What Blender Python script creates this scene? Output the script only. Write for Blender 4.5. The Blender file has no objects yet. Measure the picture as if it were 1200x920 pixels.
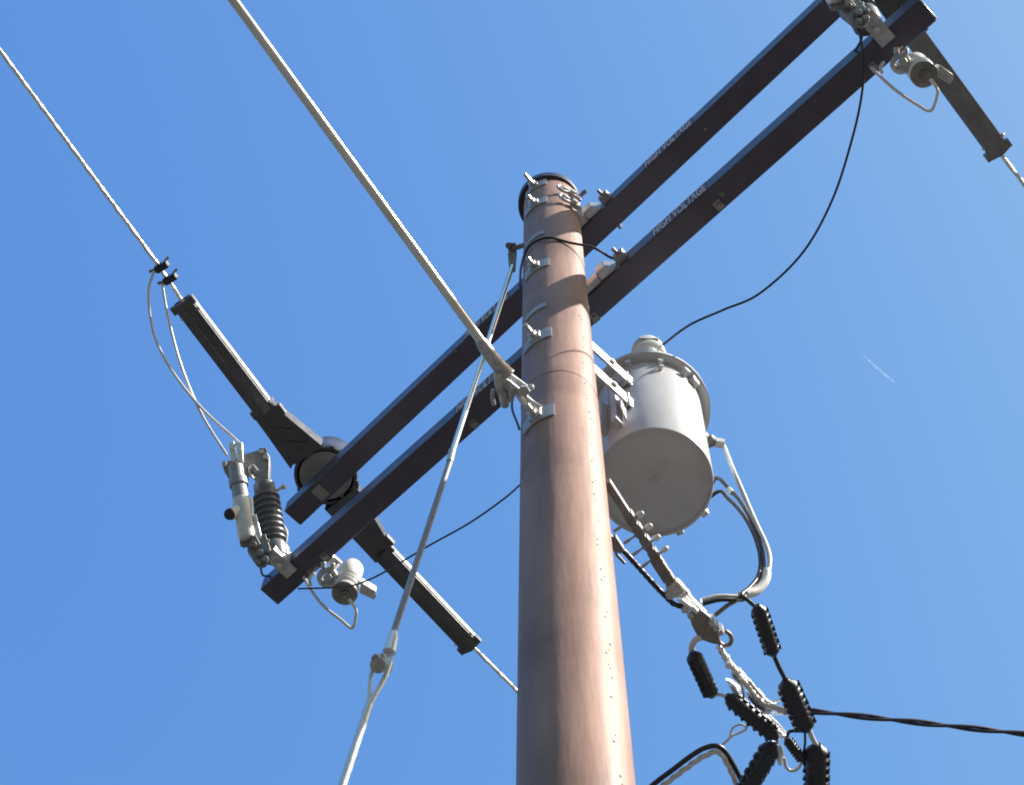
import bpy, math, random
from mathutils import Vector, Matrix
random.seed(7)
scene = bpy.context.scene
COL = scene.collection
PI = math.pi
R = math.radians
V = Vector
UP = V((0, 0, 1))

# ------------------------------------------------------------------ camera
FPX, PITCH, ROLL = 2000.0, R(68.0), 0.03924
CAM = V((0, 0, 1.6))
_f = V((0, math.cos(PITCH), math.sin(PITCH)))
_r0 = V((1, 0, 0))
_u0 = V((0, -math.sin(PITCH), math.cos(PITCH)))
CR = _r0 * math.cos(ROLL) + _u0 * math.sin(ROLL)
CU = _u0 * math.cos(ROLL) - _r0 * math.sin(ROLL)
CF = _f


def ray(x, y):
    return CF + CR * ((x - 600) / FPX) - CU * ((y - 460) / FPX)


def at(x, y, z):
    """surveyed point: where the sight line through a photo point meets height z"""
    v = ray(x, y)
    return CAM + v * ((z - CAM.z) / v.z)


def onp(x, y, p0, nrm, off=0.0):
    """surveyed point on the plane through p0, moved off metres towards the viewer"""
    v = ray(x, y)
    p = CAM + v * ((V(p0) - CAM).dot(nrm) / v.dot(nrm))
    return p - v.normalized() * off


def px(p):
    q = V(p) - CAM
    d = q.dot(CF)
    return (600 + FPX * q.dot(CR) / d, 460 - FPX * q.dot(CU) / d)


# ------------------------------------------------------------------ materials
def mat(name, col, rough=0.5, metal=0.0, var=0.15, scale=12.0, bump=0.0, bscale=60.0, spec=0.5, stretch=None, dirt=None, coat=0.0, dstretch=None):
    m = bpy.data.materials.new(name)
    m.use_nodes = True
    nt = m.node_tree
    N, L = nt.nodes, nt.links
    b = N['Principled BSDF']
    b.inputs['Roughness'].default_value = rough
    b.inputs['Metallic'].default_value = metal
    b.inputs['Specular IOR Level'].default_value = spec
    b.inputs['Coat Weight'].default_value = coat
    tc = N.new('ShaderNodeTexCoord')
    src = tc.outputs['Object']
    if stretch:
        mp = N.new('ShaderNodeMapping')
        mp.inputs['Scale'].default_value = stretch
        L.new(src, mp.inputs['Vector'])
        src = mp.outputs['Vector']
    nz = N.new('ShaderNodeTexNoise')
    nz.inputs['Scale'].default_value = scale
    nz.inputs['Detail'].default_value = 6
    nz.inputs['Roughness'].default_value = 0.62
    L.new(src, nz.inputs['Vector'])
    rp = N.new('ShaderNodeValToRGB')
    rp.color_ramp.elements[0].position = 0.3
    rp.color_ramp.elements[1].position = 0.72
    lo = [c * (1 - var) for c in col]
    hi = [min(1, c * (1 + var)) for c in col]
    rp.color_ramp.elements[0].color = (*lo, 1)
    rp.color_ramp.elements[1].color = (*hi, 1)
    L.new(nz.outputs['Fac'], rp.inputs['Fac'])
    out = rp.outputs['Color']
    if dirt:
        dc, amt, dsc = dirt
        n2 = N.new('ShaderNodeTexNoise')
        n2.inputs['Scale'].default_value = dsc
        n2.inputs['Detail'].default_value = 8
        if dstretch:
            m2 = N.new('ShaderNodeMapping')
            m2.inputs['Scale'].default_value = dstretch
            L.new(tc.outputs['Object'], m2.inputs['Vector'])
            L.new(m2.outputs['Vector'], n2.inputs['Vector'])
        else:
            L.new(tc.outputs['Object'], n2.inputs['Vector'])
        r2 = N.new('ShaderNodeValToRGB')
        r2.color_ramp.elements[0].position = 0.5
        r2.color_ramp.elements[1].position = 0.72
        r2.color_ramp.elements[0].color = (0, 0, 0, 1)
        r2.color_ramp.elements[1].color = (amt, amt, amt, 1)
        L.new(n2.outputs['Fac'], r2.inputs['Fac'])
        mx = N.new('ShaderNodeMix')
        mx.data_type = 'RGBA'
        L.new(r2.outputs['Color'], mx.inputs['Factor'])
        L.new(out, mx.inputs['A'])
        mx.inputs['B'].default_value = (*dc, 1)
        out = mx.outputs['Result']
    L.new(out, b.inputs['Base Color'])
    rr = N.new('ShaderNodeMapRange')
    rr.inputs['To Min'].default_value = max(0.05, rough - 0.1)
    rr.inputs['To Max'].default_value = min(1, rough + 0.12)
    L.new(nz.outputs['Fac'], rr.inputs['Value'])
    L.new(rr.outputs['Result'], b.inputs['Roughness'])
    if bump > 0:
        n3 = N.new('ShaderNodeTexNoise')
        n3.inputs['Scale'].default_value = bscale
        n3.inputs['Detail'].default_value = 4
        L.new(src, n3.inputs['Vector'])
        bp = N.new('ShaderNodeBump')
        bp.inputs['Strength'].default_value = bump
        bp.inputs['Distance'].default_value = 0.004
        L.new(n3.outputs['Fac'], bp.inputs['Height'])
        L.new(bp.outputs['Normal'], b.inputs['Normal'])
    return m


M = {}
M['pole'] = mat('pole_brown_composite', (.365, .230, .185), .52, 0, .28, 8, .5, 34, .2, (1, 1, .12), ((.22, .135, .105), .85, 3.4))
M['hole'] = mat('pole_drilled_hole', (.09, .06, .05), .8)
M['cap'] = mat('pole_cap_black_plastic', (.022, .023, .03), .45)
M['arm'] = mat('crossarm_brown_fibreglass', (.074, .066, .096), .33, 0, .14, 9, .2, 60, .45, None, ((.05, .044, .06), .6, 5.0))
M['galv'] = mat('galvanised_steel', (.52, .53, .545), .42, .5, .25, 40, .25, 180, .5, None, ((.30, .23, .18), .7, 22))
M['washer'] = mat('zinc_washer_plate', (.42, .42, .45), .55, .15, .2, 40, .2, 160)
M['dgalv'] = mat('weathered_dark_steel', (.26, .255, .26), .5, .45, .3, 40, .25, 160, .5, None, ((.20, .12, .08), .7, 20))
M['brown'] = mat('brown_cast_bronze', (.29, .255, .235), .5, .45, .25, 35, .2, 160)
M['alu'] = mat('bare_aluminium_wire', (.90, .90, .90), .36, .6, .10, 60, .15, 300)
M['strand'] = mat('galvanised_strand', (.86, .86, .86), .38, .6, .12, 60, .15, 300)
M['rod'] = mat('fibreglass_guy_rod', (.84, .84, .84), .24, .8, .07, 20, .1, 90, .5, None, ((.60, .58, .53), .6, 5))
M['rodgrey'] = mat('weathered_grey_guy_rod', (.40, .40, .46), .45, .2, .10, 20, .1, 90)  # plain grey for the lower guy rod and the cross pins
M['rubber'] = mat('black_rubber', (.024, .027, .043), .30, 0, .25, 30, .3, 120, .5)
M['cable'] = mat('black_cable_jacket', (.03, .03, .038), .38, 0, .15, 30, .1, 120, .5)
M['greycable'] = mat('pale_cable_jacket', (.74, .74, .74), .33, 0, .1, 30, .1, 120, .5)
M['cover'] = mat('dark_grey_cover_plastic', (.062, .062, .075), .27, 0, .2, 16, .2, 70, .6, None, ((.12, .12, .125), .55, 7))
M['palecover'] = mat('sun_faded_cover_plastic', (.20, .20, .22), .3, 0, .2, 16, .2, 70, .6, None, ((.12, .12, .13), .55, 7))  # lighter copy of the cover grey, sunlight painted into the right troughs
M['rail'] = mat('pale_edge_rail_plastic', (.66, .66, .65), .4, 0, .08, 20)  # pale colour standing for sun on the trough edges
M['insul'] = mat('grey_polymer_insulator', (.17, .17, .19), .36, 0, .12, 20, .1, 90)
M['greyhead'] = mat('grey_cast_head', (.34, .34, .37), .4, .2, .12, 30)
M['porc'] = mat('grey_porcelain', (.235, .235, .23), .3, 0, .08, 12, .05, 60)
M['white'] = mat('white_glazed_porcelain', (.82, .83, .83), .25, 0, .06, 14, .05, 60, .5, None, ((.5, .49, .46), .4, 9))
M['tank'] = mat('transformer_grey_enamel', (.57, .575, .60), .30, 0, .05, 4, .14, 25, .5, (1, 1, .4), ((.42, .40, .37), .5, 5), dstretch=(1.6, 1.6, .28))
M['bolt'] = mat('bright_bolt_steel', (.64, .64, .64), .35, .5, .18, 60, .1, 200, .5, None, ((.32, .22, .16), .7, 26))
M['label'] = mat('label_backing', (.13, .09, .13), .6, 0, .1, 20)
M['letter'] = mat('label_lettering', (.66, .62, .67), .6, 0, .25, 90, 0, 60, .5, None, ((.22, .17, .22), .8, 14))
M['sdrop'] = mat('service_drop_jacket', (.042, .038, .072), .36, 0, .2, 20, .1, 100)
M['ground'] = mat('dry_grass_ground', (.070, .069, .066), .95, 0, .35, 1.6, .6, 9, .2, None, ((.045, .055, .03), .7, .35))
M['trail'] = None


# ------------------------------------------------------------------ mesh building
class MB:
    def __init__(s):
        s.v, s.f, s.mi = [], [], []
        s.m = 0

    def add(s, vs, fs):
        o = len(s.v)
        s.v += [V(p) for p in vs]
        s.f += [tuple(i + o for i in q) for q in fs]
        s.mi += [s.m] * len(fs)
        return s

    def box(s, c, ax, ay, az, hx, hy, hz):
        c = V(c)
        ax, ay, az = V(ax).normalized(), V(ay).normalized(), V(az).normalized()
        if ax.cross(ay).dot(az) < 0:
            ax = -ax
        vs = [c + ax * (hx * i) + ay * (hy * j) + az * (hz * k) for k in (-1, 1) for j in (-1, 1) for i in (-1, 1)]
        fs = [(0, 2, 3, 1), (4, 5, 7, 6), (0, 1, 5, 4), (2, 6, 7, 3), (0, 4, 6, 2), (1, 3, 7, 5)]
        return s.add(vs, fs)

    def prism(s, poly, ext):
        """polygon (3D points) thickened by the vector ext"""
        poly = [V(p) for p in poly]
        ext = V(ext)
        n = len(poly)
        nrm = V((0, 0, 0))
        for i in range(n):
            nrm += poly[i].cross(poly[(i + 1) % n])
        if nrm.dot(ext) < 0:
            poly.reverse()
        vs = poly + [p + ext for p in poly]
        fs = [tuple(reversed(range(n))), tuple(range(n, 2 * n))]
        fs += [(i, (i + 1) % n, n + (i + 1) % n, n + i) for i in range(n)]
        return s.add(vs, fs)

    def tube(s, pts, r, seg=10, closed=False, lobes=0, depth=0.0, pitch=0.1, squash=None):
        pts = [V(p) for p in pts]
        n = len(pts)
        rs = r if isinstance(r, (list, tuple)) else [r] * n
        T = []
        for i in range(n):
            a = pts[(i - 1) % n] if (closed or i > 0) else pts[i]
            b = pts[(i + 1) % n] if (closed or i < n - 1) else pts[i]
            T.append((b - a).normalized())
        up = V((0, 0, 1)) if abs(T[0].z) < .9 else V((1, 0, 0))
        nx = up.cross(T[0]).normalized()
        vs, run = [], 0.0
        for i in range(n):
            if i:
                nx = (nx - T[i] * nx.dot(T[i])).normalized()
                run += (pts[i] - pts[i - 1]).length
            ny = T[i].cross(nx)
            for k in range(seg):
                a = 2 * PI * k / seg
                q = rs[i]
                if lobes:
                    q *= 1 + depth * (abs(math.cos(lobes * .5 * (a - 2 * PI * run / pitch))) - .5)
                vs.append(pts[i] + nx * (q * math.cos(a)) + ny * (q * math.sin(a)))
        fs = []
        for i in range(n if closed else n - 1):
            j = (i + 1) % n
            for k in range(seg):
                l = (k + 1) % seg
                fs.append((i * seg + k, i * seg + l, j * seg + l, j * seg + k))
        if not closed:
            fs.append(tuple(reversed(range(seg))))
            fs.append(tuple((n - 1) * seg + k for k in range(seg)))
        return s.add(vs, fs)

    def lathe(s, prof, o, axis=UP, seg=32, ref=None, caps=True):
        """profile of (radius, height) turned about axis from o"""
        o, ax = V(o), V(axis).normalized()
        ref = V(ref) if ref else (V((1, 0, 0)) if abs(ax.x) < .9 else V((0, 1, 0)))
        e1 = (ref - ax * ref.dot(ax)).normalized()
        e2 = ax.cross(e1)
        vs, fs, rows = [], [], []
        for r_, h in prof:
            if r_ < 1e-6:
                rows.append([len(vs)])
                vs.append(o + ax * h)
            else:
                rows.append(list(range(len(vs), len(vs) + seg)))
                for k in range(seg):
                    a = 2 * PI * k / seg
                    vs.append(o + ax * h + e1 * (r_ * math.cos(a)) + e2 * (r_ * math.sin(a)))
        for a, b in zip(rows, rows[1:]):
            for k in range(seg):
                l = (k + 1) % seg
                if len(a) == 1 and len(b) == 1:
                    continue
                if len(a) == 1:
                    fs.append((a[0], b[l], b[k]))
                elif len(b) == 1:
                    fs.append((a[k], a[l], b[0]))
                else:
                    fs.append((a[k], a[l], b[l], b[k]))
        if caps and len(rows[0]) > 1:
            fs.append(tuple(reversed(rows[0])))
        if caps and len(rows[-1]) > 1:
            fs.append(tuple(rows[-1]))
        return s.add(vs, fs)

    def cyl(s, a, b, r, seg=16, r2=None):
        a, b = V(a), V(b)
        h = (b - a).length
        return s.lathe([(r, 0), (r if r2 is None else r2, h)], a, b - a, seg)

    def hexn(s, c, axis, r, h):
        return s.lathe([(r * .92, 0), (r, h * .12), (r, h * .88), (r * .9, h)], c, axis, 6)

    def ball(s, c, r, seg=12):
        k = 6
        return s.lathe([(r * math.sin(PI * i / k), -r * math.cos(PI * i / k)) for i in range(k + 1)], c, UP, seg)


def mesh_obj(name, mb, mats, origin, smooth=35, bevel=0.0):
    me = bpy.data.meshes.new(name)
    me.from_pydata([tuple(p - V(origin)) for p in mb.v], [], mb.f)
    mats = mats if isinstance(mats, (list, tuple)) else [mats]
    for k in mats:
        me.materials.append(M[k] if isinstance(k, str) else k)
    me.polygons.foreach_set('material_index', mb.mi)
    me.polygons.foreach_set('use_smooth', [True] * len(me.polygons))
    me.update()
    me.set_sharp_from_angle(angle=R(smooth))
    o = bpy.data.objects.new(name, me)
    COL.objects.link(o)
    if bevel:
        bv = o.modifiers.new('edge', 'BEVEL')
        bv.width = bevel
        bv.segments = 2
        bv.limit_method = 'ANGLE'
        bv.angle_limit = R(40)
        bv.harden_normals = False
    return o


def tag(o, label, cat, group=None):
    o['label'] = label
    o['category'] = cat
    if group:
        o['group'] = group
    return o


def pieces(mb):
    """loose islands whose bounds do not meet become meshes of their own"""
    par = list(range(len(mb.v)))

    def find(i):
        while par[i] != i:
            par[i] = par[par[i]]
            i = par[i]
        return i
    for f in mb.f:
        r_ = find(f[0])
        for i in f[1:]:
            par[find(i)] = r_
    isl = {}
    for i in range(len(mb.v)):
        isl.setdefault(find(i), []).append(i)
    if len(isl) == 1:
        return [mb]
    keys = list(isl)
    bb = []
    for k in keys:
        ps = [mb.v[i] for i in isl[k]]
        bb.append(([min(p[c] for p in ps) - .002 for c in range(3)], [max(p[c] for p in ps) + .002 for c in range(3)]))
    g = list(range(len(keys)))

    def fg(i):
        while g[i] != i:
            i = g[i]
        return i
    for i in range(len(keys)):
        for j in range(i):
            if all(bb[i][0][c] <= bb[j][1][c] and bb[j][0][c] <= bb[i][1][c] for c in range(3)):
                g[fg(i)] = fg(j)
    roots = sorted({fg(i) for i in range(len(keys))})
    if len(roots) == 1:
        return [mb]
    where = {}
    for i, k in enumerate(keys):
        for v_ in isl[k]:
            where[v_] = fg(i)
    out = []
    for r_ in roots:
        p = MB()
        mp = {}
        for i, v_ in enumerate(mb.v):
            if where[i] == r_:
                mp[i] = len(p.v)
                p.v.append(v_)
        for f, m_ in zip(mb.f, mb.mi):
            if f[0] in mp:
                p.f.append(tuple(mp[i] for i in f))
                p.mi.append(m_)
        out.append(p)
    return out


class Thing:
    def __init__(s, name, label, cat, loc, group=None):
        s.o = bpy.data.objects.new(name, None)
        s.o.empty_display_size = .1
        s.loc = V(loc)
        s.o.location = s.loc
        COL.objects.link(s.o)
        tag(s.o, label, cat, group)

    def part(s, name, mb, m, parent=None, label=None, **k):
        first = None
        for piece in pieces(mb):
            o = mesh_obj(name, piece, m, s.loc, **k)
            o.parent = parent or s.o
            if label:
                o['label'] = label
            first = first or o
        return first


def single(name, mb, m, label, cat, group=None, origin=None, **k):
    origin = V(origin) if origin is not None else V(mb.v[0])
    o = mesh_obj(name, mb, m, origin, **k)
    o.location = origin
    return tag(o, label, cat, group)


def dup(root, loc, label, group=None, turn=None):
    r = root.copy()
    COL.objects.link(r)
    r.location = loc
    if turn is not None:
        r.rotation_euler = turn
    r['label'] = label
    if group:
        r['group'] = group
    for ch in list(root.children):
        c = ch.copy()
        COL.objects.link(c)
        c.parent = r
        for g in ch.children:
            d = g.copy()
            COL.objects.link(d)
            d.parent = c
    return r


def spline(pts, n=10):
    pts = [V(p) for p in pts]
    P = [pts[0] * 2 - pts[1]] + pts + [pts[-1] * 2 - pts[-2]]
    out = []
    for i in range(1, len(P) - 2):
        p0, p1, p2, p3 = P[i - 1], P[i], P[i + 1], P[i + 2]
        for k in range(n):
            t = k / n
            out.append(.5 * ((2 * p1) + (p2 - p0) * t + (2 * p0 - 5 * p1 + 4 * p2 - p3) * t * t + (3 * p1 - p0 - 3 * p2 + p3) * t ** 3))
    out.append(pts[-1])
    return out


def line_pts(a, b, step):
    a, b = V(a), V(b)
    n = max(1, int((b - a).length / step))
    return [a.lerp(b, i / n) for i in range(n + 1)]


def perp(ax):
    ax = V(ax).normalized()
    r = V((1, 0, 0)) if abs(ax.x) < .8 else V((0, 1, 0))
    e1 = (r - ax * r.dot(ax)).normalized()
    return e1, ax.cross(e1)


# ------------------------------------------------------------------ surveyed frames
PX0, PY0, LX, LY = .17585, 2.27386, -.00486, .00042
PR = .1355


def pole_c(z):
    return V((PX0 + LX * (z - 5.6), PY0 + LY * (z - 5.6), z))


def pole_s(z, ang, r=PR):
    return pole_c(z) + V((math.cos(ang), math.sin(ang), 0)) * r


def pole_zy(y, ang, r=PR):
    lo, hi = 1.9, 12.0
    for _ in range(50):
        m = (lo + hi) / 2
        if px(pole_s(m, ang, r))[1] > y:
            lo = m
        else:
            hi = m
    return lo


def frame(az, ti):
    d = V((math.cos(az) * math.cos(ti), math.sin(az) * math.cos(ti), math.sin(ti)))
    n = V((-math.sin(az), math.cos(az), 0))
    return d, n, d.cross(n)


AZ1, TI1, AZ2, TI2 = -.80441, -.00324, -.82307, .00491
AW, AH, AL = .115, .118, 3.934
A1 = V((-1.14294, 3.88923, 8.641))
D1, N1, Z1 = frame(AZ1, TI1)
D2, N2, Z2 = frame(AZ2, TI2)
A2 = A1 + UP * .8436 - D1 * .00712
NEAR = math.atan2(-N1.y, -N1.x)          # azimuth of the pole face the bolts sit on


def a1(s, t=0., u=0.):
    return A1 + D1 * s + N1 * t + Z1 * u


def a2(s, t=0., u=0.):
    return A2 + D2 * s + N2 * t + Z2 * u


SP = (pole_c(8.7) - A1).dot(D1)           # arm station of the pole

# ------------------------------------------------------------------ ground
g = MB()
g.add([(-600, -600, 0), (600, -600, 0), (600, 600, 0), (-600, 600, 0)], [(0, 1, 2, 3)])
go = mesh_obj('ground', g, 'ground', (0, 0, 0))
go['kind'] = 'structure'

# unseen ring of trees, added to block sky light from the horizon
M['leaf'] = mat('woodland_foliage', (.055, .075, .03), .8, 0, .4, .6, 0, 60, .2)
tr_ = random.Random(11)
b = MB()
for k in range(110):
    a_ = 2 * PI * (k + tr_.uniform(-.3, .3)) / 110
    rr_ = tr_.uniform(40, 56)
    hh_ = tr_.uniform(18, 27)
    c_ = V((rr_ * math.cos(a_), rr_ * math.sin(a_), 0))
    b.lathe([(.35, 0), (.25, hh_ * .4), (.1, hh_ * .8)], c_, UP, 7)
    for q_ in range(150):
        u_ = V((tr_.gauss(0, 1), tr_.gauss(0, 1), tr_.gauss(0, 1))).normalized() * tr_.uniform(.55, 1.05)
        p_ = c_ + V((u_.x * hh_ * .2, u_.y * hh_ * .2, hh_ * .56 + u_.z * hh_ * .44))
        d1_ = V((tr_.gauss(0, 1), tr_.gauss(0, 1), tr_.gauss(0, 1))).normalized()
        d2_ = perp(d1_)[0]
        w_ = tr_.uniform(.7, 1.5)
        b.add([p_ - d1_ * w_, p_ + d2_ * w_ * .7, p_ + d1_ * w_, p_ - d2_ * w_ * .7], [(0, 1, 2, 3)])
wo = mesh_obj('far_off_wood', b, 'leaf', (0, 0, 0))
tag(wo, 'dark green wood standing round the clearing, below the picture', 'wood')
wo['kind'] = 'stuff'

# ------------------------------------------------------------------ pole
T = Thing('utility_pole', 'tall round brown composite utility pole with black cap, running up the middle', 'utility pole', pole_c(0))
ZT = 9.74
b = MB()
zs = [-.4] + [i * .5 for i in range(0, 20)] + [ZT]
seg = 72
vs = []
for z in zs:
    for k in range(seg):
        vs.append(pole_s(z, 2 * PI * k / seg, PR * (1.012 - .0022 * z)))
fs = [(i * seg + k, i * seg + (k + 1) % seg, (i + 1) * seg + (k + 1) % seg, (i + 1) * seg + k) for i in range(len(zs) - 1) for k in range(seg)]
fs += [tuple((len(zs) - 1) * seg + k for k in range(seg))]
b.add(vs, fs)
b.m = 1


def pr_(z):
    return PR * (1.012 - .0022 * z)


# drilled holes scattered down the sunny face
rnd = random.Random(3)
z = 3.4
while z < 9.0:
    for q in range(rnd.choice((1, 1, 2, 2, 3))):
        ang = R(-50) + rnd.uniform(-.07, .07)
        zz = z + q * rnd.uniform(.025, .04)
        r_ = rnd.uniform(.0022, .0042)
        c = pole_s(zz, ang, pr_(zz) - .001)
        out = V((math.cos(ang), math.sin(ang), 0))
        b.cyl(c, c + out * .0018, r_, 8)
    z += rnd.uniform(.09, .2)
shaft = T.part('shaft', b, ['pole', 'hole'])
b = MB()
zj = pole_zy(434, R(-94))
for k, dz in enumerate((0, )):
    b.lathe([(pr_(zj) + .0005, -.004), (pr_(zj) + .0018, -.002), (pr_(zj) + .0018, .002), (pr_(zj) + .0005, .004)], pole_c(zj), UP, 72)
T.part('joint_band', b, 'pole')
b = MB()
cc = pole_c(ZT) + V((-.010, .0, 0))
b.lathe([(.1475, -.05), (.152, -.045), (.1525, .01), (.146, .03), (.10, .045), (0, .05)], cc, UP, 64)
T.part('pole_cap', b, 'cap')


def through_bolt(y, ang, stub=.05, big=1.0, eye=False):
    z = pole_zy(y, ang)
    r = pr_(z)
    b = MB()
    hw, hh, th = .36 * big, .036 * big, .006
    ring = []
    n = 9
    for k in range(n):
        a = ang - hw + 2 * hw * k / (n - 1)
        ring.append((pole_s(z - hh, a, r + .001), pole_s(z - hh, a, r + .001 + th), pole_s(z + hh, a, r + .001 + th), pole_s(z + hh, a, r + .001)))
    vs = [p for q in ring for p in q]
    fs = [(0, 1, 2, 3), tuple(4 * (n - 1) + i for i in (3, 2, 1, 0))]
    for k in range(n - 1):
        for i in range(4):
            j = (i + 1) % 4
            fs.append((4 * k + i, 4 * (k + 1) + i, 4 * (k + 1) + j, 4 * k + j))
    b.add(vs, fs)
    w = T.part('curved_washer', b, 'washer')
    out = V((math.cos(ang), math.sin(ang), 0))
    c = pole_s(z, ang, r + .006)
    nb = MB()
    nb.box(c + out * .005, out, out.cross(UP), UP, .004, .024, .024)
    nb.hexn(c + out * .009, out, .019, .018)
    nb.cyl(c, c + out * (.03 + stub), .0095, 10)
    T.part('bolt', nb, 'bolt', parent=w)
    return z


for y_, st in ((219, .045), (240, .02), (314, .02), (397, .035), (489, .02)):
    through_bolt(y_, NEAR + .12, st, 1.3)
for y_ in (278, 364):
    z = pole_zy(y_, NEAR + .1)
    b = MB()
    n = 8
    vs = []
    for k in range(n):
        a = NEAR - .3 + .75 * k / (n - 1)
        vs += [pole_s(z - .022, a, pr_(z) + .001), pole_s(z - .022, a, pr_(z) + .006), pole_s(z + .022, a, pr_(z) + .006), pole_s(z + .022, a, pr_(z) + .001)]
    fs = [(0, 1, 2, 3), tuple(4 * (n - 1) + i for i in (3, 2, 1, 0))]
    for k in range(n - 1):
        for i in range(4):
            j = (i + 1) % 4
            fs.append((4 * k + i, 4 * (k + 1) + i, 4 * (k + 1) + j, 4 * k + j))
    b.add(vs, fs)
    T.part('pole_strap', b, 'washer')
# bonding hooks and a bolt on the right of the pole top
for y_, a_ in ((229, R(-62)), (240, R(-60))):
    z = pole_zy(y_, a_)
    o_ = V((math.cos(a_), math.sin(a_), 0))
    t_ = V((-math.sin(a_), math.cos(a_), 0))
    c = pole_s(z, a_, pr_(z) + .004)
    b = MB()
    b.tube(spline([c - t_ * .05 + UP * .022 + o_ * .02, c - t_ * .055 + o_ * .012, c - t_ * .035 - UP * .024 + o_ * .014, c + o_ * .016 - UP * .014, c + t_ * .045 + o_ * .012 + UP * .004], 6), .0075, 8)
    b.box(c + t_ * .035 + o_ * .012, o_, t_, UP, .012, .028, .016)
    b.hexn(c - t_ * .02 + o_ * .012, o_, .016, .018)
    b.hexn(c + t_ * .02 + o_ * .016, o_, .017, .02)
    T.part('bonding_clamp', b, 'galv')
z = pole_zy(235, R(-40))
b = MB()
o_ = V((math.cos(R(-46)), math.sin(R(-46)), 0))
c = pole_s(z, R(-38), pr_(z))
b.cyl(c, c + o_ * .075 + UP * .01, .0105, 10)
b.hexn(c + o_ * .012, o_, .019, .018)
b.box(c + o_ * .004, o_, o_.cross(UP), UP, .005, .03, .03)
T.part('bolt', b, 'dgalv')
b = MB()
z = pole_zy(252, R(-20))
c = pole_s(z, R(-22), pr_(z) + .006)
b.box(c, V((math.cos(R(-22)), math.sin(R(-22)), 0)), V((math.sin(R(22)), math.cos(R(22)), 0)), UP, .006, .02, .10)
T.part('hanger_strap', b, 'galv')

# ------------------------------------------------------------------ crossarms


def letters(txt, size):
    cu = bpy.data.curves.new('lettering', 'FONT')
    cu.body = txt
    cu.size = size
    cu.extrude = .0008
    cu.offset = .0022
    cu.resolution_u = 3
    cu.space_character = 1.02
    to = bpy.data.objects.new('tmp', cu)
    COL.objects.link(to)
    dg = bpy.context.evaluated_depsgraph_get()
    me = bpy.data.meshes.new_from_object(to.evaluated_get(dg))
    bpy.data.objects.remove(to)
    me.name = 'lettering'
    me.materials.clear()
    me.materials.append(M['letter'])
    return me


LET = letters('HIGH VOLTAGE', .108)
LW = max(v.co.x for v in LET.vertices)
LHT = max(v.co.y for v in LET.vertices)


def crossarm(name, label, af, D, N, Z, bolts, labels):
    T = Thing(name, label, 'crossarm', af(SP, AW / 2, 0), 'paired dead-end crossarms')
    b = MB()
    b.box(af(AL / 2, AW / 2, AH / 2), D, N, Z, AL / 2, AW / 2, AH / 2)
    T.part('beam', b, 'arm', bevel=.006)
    # end plug
    b = MB()
    b.box(af(AL + .003, AW / 2, AH / 2), D, N, Z, .003, AW / 2 - .004, AH / 2 - .004)
    T.part('end_plug', b, 'rod', bevel=.002)
    for s_, t_, big in bolts:
        b = MB()
        c = af(s_, t_, 0)
        b.box(c - Z * .003, D, N, Z, .016 * big, .020 * big, .003)
        if big < 1.6:
            b.hexn(c - Z * .006, -Z, .011 * big, .012)
        T.part('bolt', b, 'dgalv' if big < 1.6 else 'porc')
    for s0 in labels:
        wl = .30
        b = MB()
        b.box(af(s0 + wl / 2, -.0006, AH / 2), D, N, Z, wl / 2 + .01, .0006, AH / 2 - .0065)
        p = T.part('warning_label', b, 'label')
        o = bpy.data.objects.new('lettering', LET)
        COL.objects.link(o)
        sx = wl / LW
        hh = (AH - .014) / LHT
        m = Matrix.Identity(4)
        org = af(s0, -.0022, .007) - T.loc
        for i in range(3):
            m[i][0], m[i][1], m[i][2], m[i][3] = D[i] * sx, Z[i] * hh, -N[i], org[i]
        o.matrix_local = m
        o.parent = p
    # steel mounting bracket between pole and arm
    b = MB()
    g0 = (pole_c(9) - af(SP)).dot(N)
    for sg in (-1, 1):
        e_ = SP + sg * .12
        b.prism([af(e_, -.001, .02), af(e_, -.046, .02), af(e_ + sg * .05, -.046, .02), af(e_ + sg * .085, -.001, .02)], Z * (AH - .03))
    b.box(af(SP, -.0165, AH / 2), D, N, Z, .118, .0155, AH * .36)
    br = T.part('mounting_bracket', b, 'galv', bevel=.002)
    b = MB()
    c = af(SP + .245, -.020, AH * .5)
    b.box(c, D, N, Z, .026, .0195, .028)
    b.hexn(c + Z * .03 + D * .012, Z, .012, .014)
    b.hexn(c + Z * .03 - D * .012, Z, .012, .014)
    b.cyl(c - N * .02, c - N * .05, .009, 10)
    T.part('bracket_nut', b, 'dgalv', parent=br)
    return T


def st1(x, y):
    """station and offset of a photo point on the underside of the lower arm"""
    p = onp(x, y, A1, Z1) - A1
    return p.dot(D1), p.dot(N1)


def st2(x, y):
    p = onp(x, y, A2, Z2) - A2
    return p.dot(D2), p.dot(N2)


def face1(x, y):
    return (onp(x, y, A1, N1) - A1).dot(D1)


def face2(x, y):
    return (onp(x, y, A2, N2) - A2).dot(D2)


low_b = [(*st1(380, 652), 1.0), (*st1(555, 496), 1.1), (*st1(697, 372), 1.1), (*st1(842, 240), 1.1), (*st1(846, 227), .5), (*st1(1023, 78), 1.0)]
up_b = [(*st2(375.5, 577), 1.9), (*st2(533, 410), .5), (*st2(726, 265), .6), (*st2(826, 151), .4)]
crossarm('crossarm', 'lower of the two brown crossarms, carrying the cutouts and wire clamps', a1, D1, N1, Z1, low_b, (face1(536, 474), face1(765, 271)))
crossarm('crossarm', 'upper of the two brown crossarms, bolted just under the black pole cap', a2, D2, N2, Z2, up_b, (face2(546, 388), face2(755, 190)))

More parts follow.
